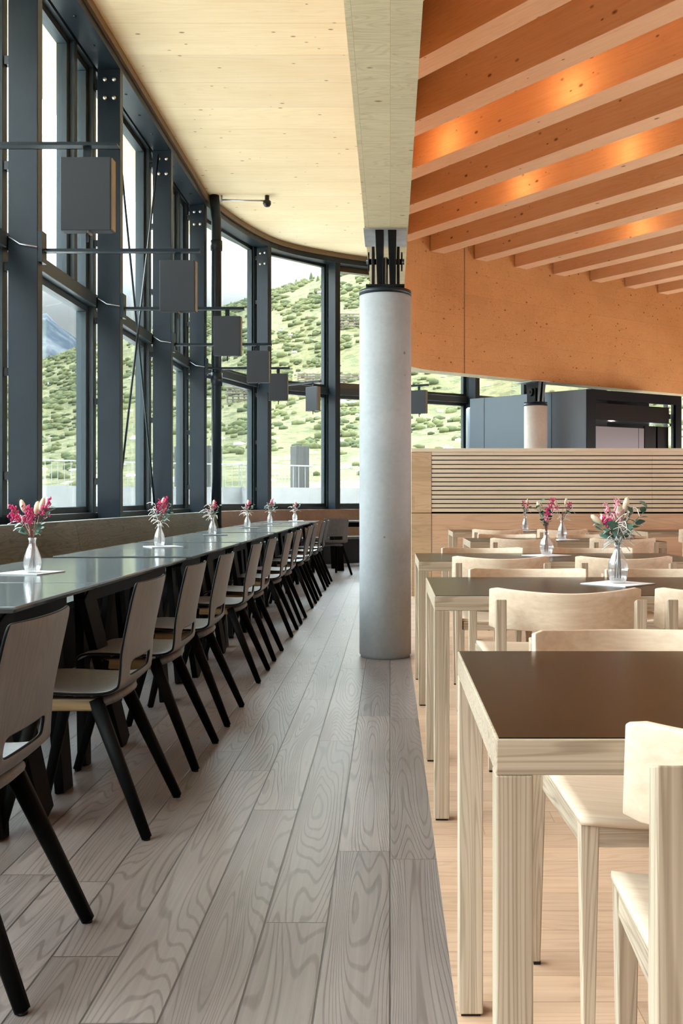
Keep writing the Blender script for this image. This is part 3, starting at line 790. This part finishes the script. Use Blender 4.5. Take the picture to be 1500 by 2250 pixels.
def bouquet(loc, label, seed, wid=.075, hgt=.19, mouth=.15, pinkness=1, group='dried flower bouquets', dirs=None, pale=False, det=1.0):
    rg = random.Random(seed)
    r = empty('dried_bouquet', (loc[0],loc[1],loc[2]), 0, label, 'bouquet', group)
    def stemline(ang, tilt, ln):
        foot = Vector((rg.uniform(-.01,.01), rg.uniform(-.01,.01), .02)); neck = Vector((math.cos(ang)*.005, math.sin(ang)*.005, mouth))
        d = Vector((math.cos(ang)*math.sin(tilt), math.sin(ang)*math.sin(tilt), math.cos(tilt)))
        tip = neck + d*ln + Vector((0,0,-.02*math.sin(tilt)))
        mid = neck + d*ln*.5 + Vector((0,0,.006)); return foot, neck, mid, tip, d
    def add_stem(mb, pts, rad=.0012, mi=0): mb.tube(pts, rad, 5, mi)
    # pink blossom sprigs
    sprigs = dirs or [(PI, .62, .17, 'p'), (PI*.9,.30,.16,'c'), (0,.28,.17,'c'), (.3,.42,.17,'p'), (0,.62,.12,'l'), (PI,.9,.08,'l'), (4.5,.3,.13,'p'), (1.7,.25,.18,'c'), (2.6,.6,.12,'w'),(.8,.9,.07,'l')]
    for (ang, tilt, ln, kd) in sprigs:
        ang += rg.uniform(-.25,.25); tilt *= rg.uniform(.85,1.1)
        ln *= hgt/.19
        f, nk, md, tip, d = stemline(ang, tilt, ln)
        if kd in 'pq':
            mb = MB(); add_stem(mb, [f,nk,md,tip], .0014, 1)
            nb = int(46*det)
            for i in range(nb):
                t = rg.random()**.8; c = md.lerp(tip, t*1.08) ; sp = .022*(1-.55*t)
                c = c + Vector((rg.gauss(0,sp*.6), rg.gauss(0,sp*.6), rg.gauss(0,sp*.5)))
                Mr = Matrix.Rotation(rg.random()*6,3,'Z') @ Matrix.Rotation(rg.uniform(-.9,.9),3,'X')
                mb.ball(c, rg.uniform(.0035,.0058), .7,.7,1.5, 5, 0, Mr)
            mb.build('pink_blossom', [M['pink'] if kd == 'p' else M['rose'], M['stem']], r)
        elif kd == 'c':
            mb = MB(); add_stem(mb, [f,nk,md], .0012, 0)
            q = tip-md; Mr = Vector((0,0,1)).rotation_difference(q.normalized()).to_matrix()
            c0 = md.lerp(tip,.62); mb.ball(c0, .0125, 1,1,2.5, 9, 0, Mr)
            for i in range(int(70*det)):
                dd = Mr @ Vector((rg.gauss(0,1), rg.gauss(0,1), rg.gauss(.9,.8))).normalized(); b0 = c0 + Mr @ Vector((dd.x*.004,dd.y*.004,rg.uniform(-.022,.028)))
                e = b0 + dd*rg.uniform(.013,.022); s2 = dd.cross(Vector((.3,.2,1))).normalized()*.0006
                mb.add([b0-s2,b0+s2,e],[(0,1,2)])
            mb.build('grass_head', M['cream'], r)
        elif kd == 'l':
            mb = MB(); add_stem(mb, [f,nk,md,tip], .0012, 0)
            for i in range(6):
                t = i/5; c = nk.lerp(tip, .3+.75*t); a2 = rg.random()*6
                dd = (d*.5+Vector((math.cos(a2),math.sin(a2),rg.uniform(-.3,.4)))).normalized()
                leaf_faces(mb, c, dd, (rg.gauss(0,.3),rg.gauss(0,.5),1), rg.uniform(.024,.038)*LEAF, rg.uniform(.020,.030)*LEAF)
            mb.build('eucalyptus_sprig', M['leaf'], r)
        elif kd == 'w':
            mb = MB(); 
            for i in range(int(9*det)):
                a2 = rg.random()*6; c = nk.lerp(tip, rg.random())
                pts = [c]; v = Vector((math.cos(a2),math.sin(a2),rg.uniform(0,.8)))*.014
                for k_ in range(4): pts.append(pts[-1]+v); v = v + Vector((rg.gauss(0,.003),rg.gauss(0,.003),-.006))
                mb.tube(pts, .0017, 4)
            add_stem(mb, [f,nk,md,tip], .0013)
            mb.build('white_sprig', M['white'], r)
    mb = MB()
    for i in range(5):
        a2 = rg.random()*6; add_stem(mb, [(math.cos(a2)*.012,math.sin(a2)*.012,.018),(math.cos(a2)*.006,math.sin(a2)*.006,mouth),(math.cos(a2)*.014,math.sin(a2)*.014,mouth+.07)], .0018)
    mb.build('stems', M['stem'], r)
    return r
ZT = .7505
def card(loc, s, rz, mats, label, group, t=.004):
    o = MB().box(-s/2,s/2,-s/2,s/2,0,t).build('table_card' if mats is not M['napkin'] else 'paper_napkin', mats)
    o.location = loc; o.rotation_euler = (0,0,rz); tag(o, label, 'placemat' if mats is not M['napkin'] else 'napkin', group)
    return o
PINK = [(PI,.55,.17,'p'),(PI*.95,.25,.175,'c'),(.2,.22,.185,'c'),(.1,.42,.185,'p'),(.0,.5,.15,'l'),(PI,.95,.09,'l'),(4.6,.2,.14,'p'),(1.2,.15,.16,'c'),(2.9,.55,.13,'w'),(5.6,.75,.085,'l'),(PI*1.1,.7,.14,'p'),(4.2,.1,.12,'p')]
TALL = [(.3,.12,.20,'c'),(.1,.22,.20,'p'),(5.2,.1,.17,'p'),(.2,.5,.16,'l'),(PI,.3,.13,'w'),(0,.75,.12,'l'),(4.7,.25,.12,'l'),(.3,.25,.15,'q'),(2.9,.22,.16,'w'),(.8,.9,.06,'w')]
MIXD = [(2.4,.35,.16,'w'),(.4,.18,.17,'p'),(.1,.55,.15,'l'),(PI,.55,.13,'w'),(1.2,.1,.19,'c'),(0,.8,.06,'w'),(4.7,.3,.11,'l'),(3.3,.8,.07,'w'),(4.5,.2,.13,'q')]
lv = [((LX-.035,4.32),'tall',PINK,'bouquet of bright pink blossom and pale grass heads nearest the camera',11,1.0),
      ((LX-.045,6.74),'tall',TALL,'narrow leaning pink bouquet on the second slatted row of dark tables',12,1.0),
      ((LX-.085,8.98),'tall',MIXD,'white and red bouquet in front of the round downpipe',13,.8),
      ((LX-.105,11.3),'tall',MIXD,'pale bouquet left of the steel post in the curve',14,.6),
      ((LX-.085,13.25),'tall',TALL,'small pink bouquet just right of the steel post in the curve',15,.5),
      ((-1.43,14.95),'bulb',MIXD,'farthest dark-leaved bouquet on the last window table',16,.5)]
lv[1] = (lv[1][0],'tall',TALL,'narrow leaning pink bouquet, second along the window tables',12,1.0)
vl = ['fluted glass vase nearest the camera on the window tables','fluted glass vase second along the window tables','fluted glass vase third along the window tables',
      'fluted glass vase fourth along the window tables','fluted glass vase fifth along the window tables','small bulb glass vase on the last window table']
cdl = ['grey square table card under the nearest vase','pale table card under the second vase of the window row','dark table card under the third vase of the window row',
       'dark table card under the fourth vase of the window row','dark table card under the fifth vase of the window row','pale table card under the farthest vase']
for i,((x,y),kd,dr,lab,sd,dt) in enumerate(lv):
    card((x+(.02 if i else -.02),y+.02,ZT), .215, math.radians([-14,30,12,20,25,10][i]), M['slate'] if i in (0,1,5) else M['slatedge'], cdl[i], 'table cards on the window tables')
    vase((x,y,ZT+.0045), kd, vl[i])
    bouquet((x,y,ZT+.0045), lab, sd, mouth=.15 if kd != 'bulb' else .138, dirs=dr, det=dt, hgt=(.19,.175,.165,.165,.165,.15)[i])
RB = [(2.6,.5,.13,'c'),(1.0,.3,.14,'c'),(4.4,.22,.16,'c'),(2.2,.4,.13,'w'),(5.2,.4,.14,'w'),(4.9,.3,.10,'w'),(5.5,.8,.12,'l'),(3.9,.7,.1,'l'),(PI,.62,.15,'c'),(PI*.9,.3,.16,'q'),(.1,.18,.19,'c'),(0,.62,.18,'l'),(PI,.7,.12,'l'),(PI*1.05,.5,.12,'p'),(0,.35,.13,'l'),(.3,.45,.17,'w'),(4.6,.15,.12,'w'),(0,.5,.09,'w'),(1.5,.1,.17,'q'),(PI,.25,.07,'l'),(4.7,.2,.17,'q')]
rv = [((.863,3.78),'knob',RB,'large white and pink bouquet with eucalyptus leaves on the right',21,1.0,.185),
      ((.893,5.70),'bulb',[(.3,.25,.2,'p'),(PI,.3,.19,'c'),(PI,.35,.15,'l'),(4.6,.1,.14,'p'),(.2,.2,.11,'l'),(4.5,.2,.09,'q'),(PI,.2,.1,'l'),(2.0,.3,.18,'l')],'tall bouquet with magenta spike in the round bulb vase',22,.9,.18),
      ((1.37,7.95),'knob',[(PI,.3,.19,'c'),(.2,.2,.19,'c'),(.1,.4,.16,'p'),(PI,.3,.15,'p'),(0,.5,.13,'l'),(PI,.5,.13,'w'),(.3,.7,.17,'w')],'pink and white bouquet just right of the magenta spike',23,.7,.19),
      ((1.395,10.3),'tall',[(.3,.12,.2,'c'),(0,.2,.16,'p'),(PI,.25,.13,'l'),(.2,.3,.12,'l'),(4.6,.1,.1,'w'),(PI,.1,.17,'p')],'smallest bouquet before the slatted wall, left of the others',24,.6,.17)]
vr = ['cut glass vase on a white napkin, nearest on the oak tables','round bulb glass vase on the third oak table','cut glass vase on the second last oak table','slim glass vase on the oak table at the slatted wall']
nl = ['white napkin under the large cut glass vase','white napkin under the round bulb vase','white napkin on the second last oak table','white napkin on the oak table at the slatted wall']
for i,((x,y),kd,dr,lab,sd,dt,hg) in enumerate(rv):
    LEAF = 1.2 if i == 0 else 1.0
    card((x,y-.0,ZT), .20, math.radians([43,35,25,15][i]), M['napkin'], nl[i], 'white napkins under the vases', .003)
    vase((x,y,ZT+.0035), kd, vr[i])
    bouquet((x,y,ZT+.0035), lab, sd, mouth=.15 if kd != 'bulb' else .138, dirs=dr, det=dt, hgt=hg)

# ------------------------------------------------------------------ slatted partition
pt = empty('slatted_partition', (2.6,11.05,0), 0, 'low oak partition with horizontal slats behind the last oak tables', 'partition')
MB().box(-2.36,3.6,.02,.14,0,1.60).build('core', M['kdark'], pt)
MB().box(-2.365,3.6,-.012,.16,1.60,1.64).build('top_board', M['slat'], pt, bevel=.002)
mb = MB(); z = 1.60; n_ = 14; pitch = (1.60-.925)/n_
for i in range(n_):
    mb.box(-2.14,.30,-.004,.018,1.60-(i+1)*pitch+.011,1.60-i*pitch)
    mb.box(.302,3.6,-.004,.018,1.60-(i+1)*pitch+.011,1.60-i*pitch)
mb.build('slats', M['slat'], pt, bevel=.001)
MB().box(-2.14,3.6,-.004,.018,0.0,.915).build('lower_panel', M['panel'], pt)
MB().box(-2.365,-2.144,-.008,.15,0.925,1.597).build('end_panel', M['panell'], pt, bevel=.001)
MB().box(-2.365,-2.144,-.008,.15,0.0,.918).build('end_panel', M['panell'], pt, bevel=.001)

# ------------------------------------------------------------------ kitchen block
kb = empty('kitchen_block', (3.0,15.1,0), 0, 'grey and black kitchen block rising behind the slatted partition', 'kitchen block')
def ubox(mb, A, B, d0, d1, z0, z1, u0=0, u1=1, mi=0):
    A = Vector(A); B = Vector(B); t = (B-A).normalized(); n = Vector((-t.y,t.x)); Ln = (B-A).length
    pts = []
    for z in (z0,z1):
        for (u,d) in ((u0,d0),(u1,d0),(u1,d1),(u0,d1)):
            q = A+(B-A)*u + n*d; pts.append((q.x-3.0,q.y-15.1,z))
    mb.hexa(pts, mi)
A0 = (1.33,16.62); B0 = (2.98,15.12); C0 = (4.72,16.18)
# grey side: three tall cabinet panels
mb = MB(); ubox(mb, A0, B0, .02, .6, 0, 2.74); mb.build('carcass', M['kdark'], kb)
for (u0,u1) in ((.0,.13),(.135,.715),(.72,.995)):
    mb = MB(); ubox(mb, A0, B0, 0, .022, 0, 2.75, u0, u1); mb.build('cabinet_panel', M['kgrey'], kb)
mb = MB(); mb.lathe([(0,0),(.22,0),(.22,2.60),(.20,2.62),(0,2.62)], 24, (1.50-3.0,16.85-15.1,0)); mb.build('curved_end', M['kgrey'], kb)
# black side with hatch
mb = MB(); ubox(mb, B0, C0, 0, .05, 0, 2.75, 0, .09); ubox(mb, B0, C0, 0, .05, 2.60, 2.75, .09, .94); ubox(mb, B0, C0, 0, .05, 0, 2.75, .94, 1)
ubox(mb, B0, C0, .7, .75, 0, 2.75, 0, 1); ubox(mb, B0, C0, .05, .7, 2.72, 2.75, 0, 1)
mb.build('hatch_frame', M['kdark'], kb)
mb = MB(); ubox(mb, B0, C0, .06, .10, 1.0, 2.2, .09, .56); mb.build('shutter', M['kshut'], kb)
mb = MB(); ubox(mb, B0, C0, .06, .08, 1.0, 2.2, .565, .62); mb.build('steel_post_panel', M['kshut'], kb)
mb = MB(); ubox(mb, B0, C0, .07, .45, 2.30, 2.56, .09, .90); mb.build('extractor_hood', M['black'], kb)
mb = MB(); ubox(mb, B0, C0, .12, .16, 1.0, 2.25, .66, .78); ubox(mb, B0, C0, .12, .16, 1.0, 2.25, .80, .92); mb.build('oven_door', M['black'], kb)
hl = bpy.data.lights.new('hood_light','POINT'); hl.energy = 2.5; hl.color = (1,.9,.8); hl.shadow_soft_size = .05
o = bpy.data.objects.new('hood_light', hl); COL.objects.link(o); o.location = (3.5,15.75,2.22)

# ------------------------------------------------------------------ outside: terrace, hill, mountain
def smooth(t): t = max(0,min(1,t)); return t*t*(3-2*t)
CR = [(-3.0,.10),(-.9,.11),(-.42,.125),(-.35,.136),(-.31,.150),(-.27,.160),(-.18,.188),(-.13,.205),(-.06,.228),(.03,.252),(.12,.285),(.3,.31),(.6,.33),(1.2,.30),(3,.2)]
def crest(a):
    for i in range(len(CR)-1):
        if a <= CR[i+1][0]:
            t = (a-CR[i][0])/(CR[i+1][0]-CR[i][0]); return CR[i][1]+(CR[i+1][1]-CR[i][1])*max(0,t)
    return CR[-1][1]
def tz(x, y):
    a = x/max(y,1); d = y*math.sqrt(1+min(a*a,4))*.9+3
    s = smooth((y-27)/150)*.55 + .45*max(0,min(1,(y-27)/128))
    base = 1.0*smooth((y-24)/6)
    h = base + y*crest(a)*s
    nz = mnoise.noise(Vector((x*.03,y*.03,0)))*5 + mnoise.noise(Vector((x*.11,y*.11,3)))*1.6 + mnoise.noise(Vector((x*.4,y*.4,5)))*.45
    h += (nz*.45)*smooth((y-30)/60)*(1-.6*smooth((y-110)/60))
    return h
mb = MB(); NR, NA = 150, 190; vs = []
for i in range(NR):
    y = 23.5*(230/23.5)**(i/(NR-1))
    for k in range(NA):
        a = -1.15+2.3*k/(NA-1); x = a*y; vs.append((x,y,tz(x,y) if y < 185 else tz(x,185)*(1-(y-185)/200)))
fs = [(i*NA+k,i*NA+k+1,(i+1)*NA+k+1,(i+1)*NA+k) for i in range(NR-1) for k in range(NA-1)]
mb.add(vs, fs, 0, True)
m, nt, b = newmat('alpine_meadow'); g = G(nt); v = g.coords()
n1 = g.noise(v, .12, 5, .6); n2 = g.noise(v, .9, 5, .65); n3 = g.noise(v, 4, 4, .7)
c = g.mix(g.ramp(n1,.35,.65), (.060,.059,.025), (.090,.083,.042)); c = g.mix(g.ramp(n2,.47,.60), c, (.038,.042,.018)); c = g.mix(g.ramp(n3,.66,.78), c, (.18,.175,.14))
P_ = g.sep(v)
pale = g.math('MULTIPLY', g.ramp(P_[1], 46, 33), g.ramp(g.noise(v,.25,3,.5), .36,.55)); c = g.mix(pale, c, (.10,.093,.066))
g.L(c, b.inputs['Base Color']); b.inputs['Roughness'].default_value = .95; b.inputs['Specular IOR Level'].default_value = .1
bp = g.n('ShaderNodeBump'); bp.inputs['Strength'].default_value = 1; bp.inputs['Distance'].default_value = .5; g.L(g.noise(v, 1.6, 5, .7), bp.inputs['Height']); g.L(bp.outputs[0], b.inputs['Normal'])
M['meadow'] = m
o = mb.build('hillside', M['meadow'], weld=False); struct(o)
# dwarf pines and shrubs
rg = random.Random(3); mb = MB()
for i in range(19000):
    y = 36+math.sqrt(rg.random())*140; a = rg.uniform(-.45,.36); x = a*y
    if mnoise.noise(Vector((x*.06,y*.06,9))) + .9*mnoise.noise(Vector((x*.2,y*.2,2))) < rg.uniform(-.25,.35): continue
    s_ = rg.uniform(.08,.24)*(1+y/110); z = tz(x,y)
    mb.ball((x,y,z+s_*.15), s_, rg.uniform(.9,1.7), rg.uniform(.8,1.3), rg.uniform(.6,1.1), 5, rg.choice((0,0,1)))
for i in range(80):      # small conifers on the ridge
    a = rg.uniform(-.40,.05); y = rg.uniform(165,184); x = a*y; z = tz(x,y); h = rg.uniform(.5,1.3); w = h*.32
    mb.lathe([(w,0),(w*.75,h*.35),(w*.4,h*.7),(.02,h)], 6, (x,y,z-.1), 1)
M['shrub'] = plain('mountain_shrub', (.046,.050,.021), .95, spec=.1, var=.4, scale=.8)
M['shrub2'] = plain('dwarf_pine', (.031,.037,.017), .95, spec=.1, var=.4, scale=.8)
o = mb.build('shrubs', [M['shrub'],M['shrub2']], weld=False, recalc=False); tag(o, 'green mountain shrubs and small pines scattered over the hillside', 'shrubs', kind='stuff')
# pale rocks on the slope
mb = MB(); 
for i in range(260):
    y = rg.uniform(40,165); a = rg.uniform(-.4,.35); x = a*y; s_ = rg.uniform(.08,.3)*(1+y/150)
    mb.ball((x,y,tz(x,y)), s_, rg.uniform(.8,1.6), 1, rg.uniform(.3,.7), 5)
M['rock'] = plain('pale_rock', (.22,.21,.20), .9, var=.3, scale=1)
o = mb.build('rocks', M['rock'], weld=False, recalc=False); tag(o, 'pale boulders scattered over the grassy hillside', 'rocks', kind='stuff')
# distant mountain
mb = MB(); vs = []; NX, NY = 130, 60
MC = [(-1.4,.13),(-.6,.15),(-.45,.18),(-.40,.178),(-.372,.166),(-.355,.186),(-.344,.190),(-.335,.180),(-.318,.168),(-.30,.150),(-.25,.12),(-.1,.08)]
def mcrest(a):
    for i in range(len(MC)-1):
        if a <= MC[i+1][0]:
            t = (a-MC[i][0])/(MC[i+1][0]-MC[i][0]); return MC[i][1]+(MC[i+1][1]-MC[i][1])*max(0,t)
    return MC[-1][1]
for j in range(NY):
    y = 420+380*j/(NY-1)
    for k in range(NX):
        a = -1.0+.95*k/(NX-1); x = a*y; s_ = smooth(j/(NY-1)*1.0)
        f = mnoise.noise(Vector((x*.012,y*.012,1)))*14+mnoise.noise(Vector((x*.04,y*.04,4)))*6
        vs.append((x,y,y*mcrest(a)*s_+f*(1-.75*s_)*(.3+s_)))
fs = [(j*NX+k,j*NX+k+1,(j+1)*NX+k+1,(j+1)*NX+k) for j in range(NY-1) for k in range(NX-1)]
m, nt, b = newmat('far_rock'); g = G(nt); v = g.coords()
c = g.mix(g.ramp(g.noise(v,.02,6,.7),.4,.62), (.022,.028,.036), (.058,.064,.070)); g.L(c, b.inputs['Base Color']); b.inputs['Roughness'].default_value = 1
b.inputs['Specular IOR Level'].default_value = 0
mb.add(vs, fs, 0, True); o = mb.build('mountain', m, weld=False); struct(o)
# terrace ground and wide ground
M['ground'] = plain('pale_gravel', (.5,.49,.47), .95, var=.15, scale=1.5)
o = polyslab('ground', [(-260,-120),(-260,40),(-27,24),(27,24),(260,40),(260,-120)], -.6, -.22, M['ground'])
# terrace parapet with railing
op = [p - n*7.4 for p, n in zip(PATH, ns_)]
mb = MB(); sweep(mb, op, [(0,-.2),(0,1.37),(-.30,1.37),(-.30,-.2)])
o = mb.build('terrace_parapet', M['parapet']); tag(o, 'low pale concrete parapet running round the terrace outside', 'parapet', kind='thing')
rl = empty('terrace_railing', (-9.5,8,0), 0, 'thin pale metal railing above the terrace parapet', 'railing')
def child_w(o, root): o.parent = root; o.matrix_parent_inverse = Matrix.Translation(-Vector(root.location)); return o
mb = MB(); sweep(mb, op, [(-.12,1.90),(-.12,1.93),(-.16,1.93),(-.16,1.90)]); child_w(mb.build('handrail', M['railm']), rl)
mb = MB(); tot = 0
for i in range(1,len(op)):
    if op[i].y < 8 or op[i].x > 4: continue
    L_ = (op[i]-op[i-1]).length; n = max(1,int(L_/.13))
    nn = ns_[i]
    for k in range(n):
        q = op[i-1].lerp(op[i],k/n) - nn*.14; mb.box(q.x-.005,q.x+.005,q.y-.005,q.y+.005,1.37,1.90)
o = child_w(mb.build('balusters', M['railm'], weld=False), rl); o['kind'] = 'stuff'
def mono(x, y, w, d, h, lab):
    r = MB().box(-w/2,w/2,-d/2,d/2,-.2,h).build('timber_pillar', M['mono'], bevel=.01); r.location = (x,y,0); r.rotation_euler = (0,0,.5)
    tag(r, lab, 'pillar', 'weathered timber pillars outside', 'thing')
mono(-2.45,27.0,.38,.42,2.52,'weathered timber pillar behind the railing, alone before the meadow')
mono(-5.0,28.0,.42,.5,2.58,'weathered timber pillar seen just right of the downpipe')
mono(-6.0,29.0,.42,.5,2.62,'weathered timber pillar seen left of the downpipe')
# avalanche barriers
def barrier(px, py, az_w, hgt, lab, n=7, yaw=.3, dist=None):
    x, y = px, py; z = tz(x,y)
    r = empty('avalanche_barrier', (x,y,z), yaw, lab, 'barrier', 'avalanche barriers on the hill')
    mb = MB(); W = az_w
    for i in range(6):
        z0 = .2+hgt*i/5; yo = .55*hgt*i/5
        mb.bar((-W/2,yo,z0),(W/2,yo,z0),.12,.10,side=(0,1,0))
    mb.build('cross_rails', M['barrier'], r)
    mb = MB()
    for i in range(n):
        x_ = -W/2+W*i/(n-1); mb.bar((x_,-.03,-.5),(x_,.6*hgt,.3+hgt),.14,.14); 
        mb.bar((x_,1.0*hgt,-.8),(x_,.35*hgt,.6*hgt),.12,.12)
    mb.build('uprights', M['barrier'], r)
    return r
def place(px, py):      # walk outwards along a sight line until it meets the hill
    a = (px-857)/2190; e = (1098-py)/2190; y = 34
    while y < 184 and 1.07+e*y > tz(a*y,y): y += .5
    return a*y, y
for (px,py,wd,hp,lab,n_) in ((530,884,62,34,'avalanche barrier low on the slope beside the downpipe',6),
        (752,728,84,36,'avalanche barrier high on the slope crossing the brown window frame',7),(722,852,135,26,'long avalanche barrier just above the window transom',9)):
    x, y = place(px,py); barrier(x, y, wd*y/2190, hp*y/2190, lab, n_, yaw=.12)

# ------------------------------------------------------------------ light
W = bpy.data.worlds.new('world'); scene.world = W; W.use_nodes = True
nt = W.node_tree; nt.nodes.clear(); g = G(nt)
out = g.n('ShaderNodeOutputWorld'); bg = g.n('ShaderNodeBackground')
tc = g.n('ShaderNodeTexCoord'); v = tc.outputs['Generated']; P_ = g.sep(v)
vv = g.comb(g.math('MULTIPLY',P_[0],1.0), g.math('MULTIPLY',P_[1],1.0), g.math('MULTIPLY',P_[2],2.6))
cl_ = g.ramp(g.noise(vv, 2.6, 3, .5), .30, .70)
col = g.mix(cl_, (.70,.79,.88), (.97,.97,.97))
L_sky = g.math('ADD', .42, g.math('MULTIPLY', g.ramp(P_[2], .16, .50), 13.0))
# bright haze low over the ridge
hz = g.ramp(P_[2], .45, .10); col = g.mix(g.math('MULTIPLY',hz,.35), col, (1,1,1))
g.L(g.mix(1.0, col, g.comb(L_sky,L_sky,L_sky), 'MULTIPLY'), bg.inputs[0]); bg.inputs[1].default_value = 1.0; g.L(bg.outputs[0], out.inputs[0])
WORLD_BG = bg
sun = bpy.data.lights.new('sun','SUN'); sun.energy = 2.3; sun.angle = .02; sun.color = (1,.94,.82)
so = bpy.data.objects.new('sun', sun); COL.objects.link(so)
so.rotation_euler = Vector((.72,.10,.80)).to_track_quat('Z','Y').to_euler()
bg.inputs[1].default_value = 1.0

# ------------------------------------------------------------------ camera
cam = bpy.data.cameras.new('camera'); co = bpy.data.objects.new('camera', cam); COL.objects.link(co)
cam.sensor_fit = 'HORIZONTAL'; cam.sensor_width = 36; cam.lens = 2190/1500*36
cam.shift_x = -107/1500; cam.shift_y = -27/1500; cam.clip_end = 3000; cam.clip_start = .05
co.location = (0,0,1.07); co.rotation_euler = (PI/2,0,0)
scene.camera = co
vs_ = scene.view_settings; vs_.view_transform = 'Standard'; vs_.look = 'None'; vs_.gamma = 1; vs_.use_curve_mapping = False
vs_.exposure = 1.28
cy_ = scene.cycles
cy_.max_bounces = 8; cy_.diffuse_bounces = 5; cy_.glossy_bounces = 4; cy_.transmission_bounces = 8; cy_.transparent_max_bounces = 12
cy_.sample_clamp_indirect = 8; cy_.caustics_reflective = False; cy_.caustics_refractive = False
cy_.use_denoising = True
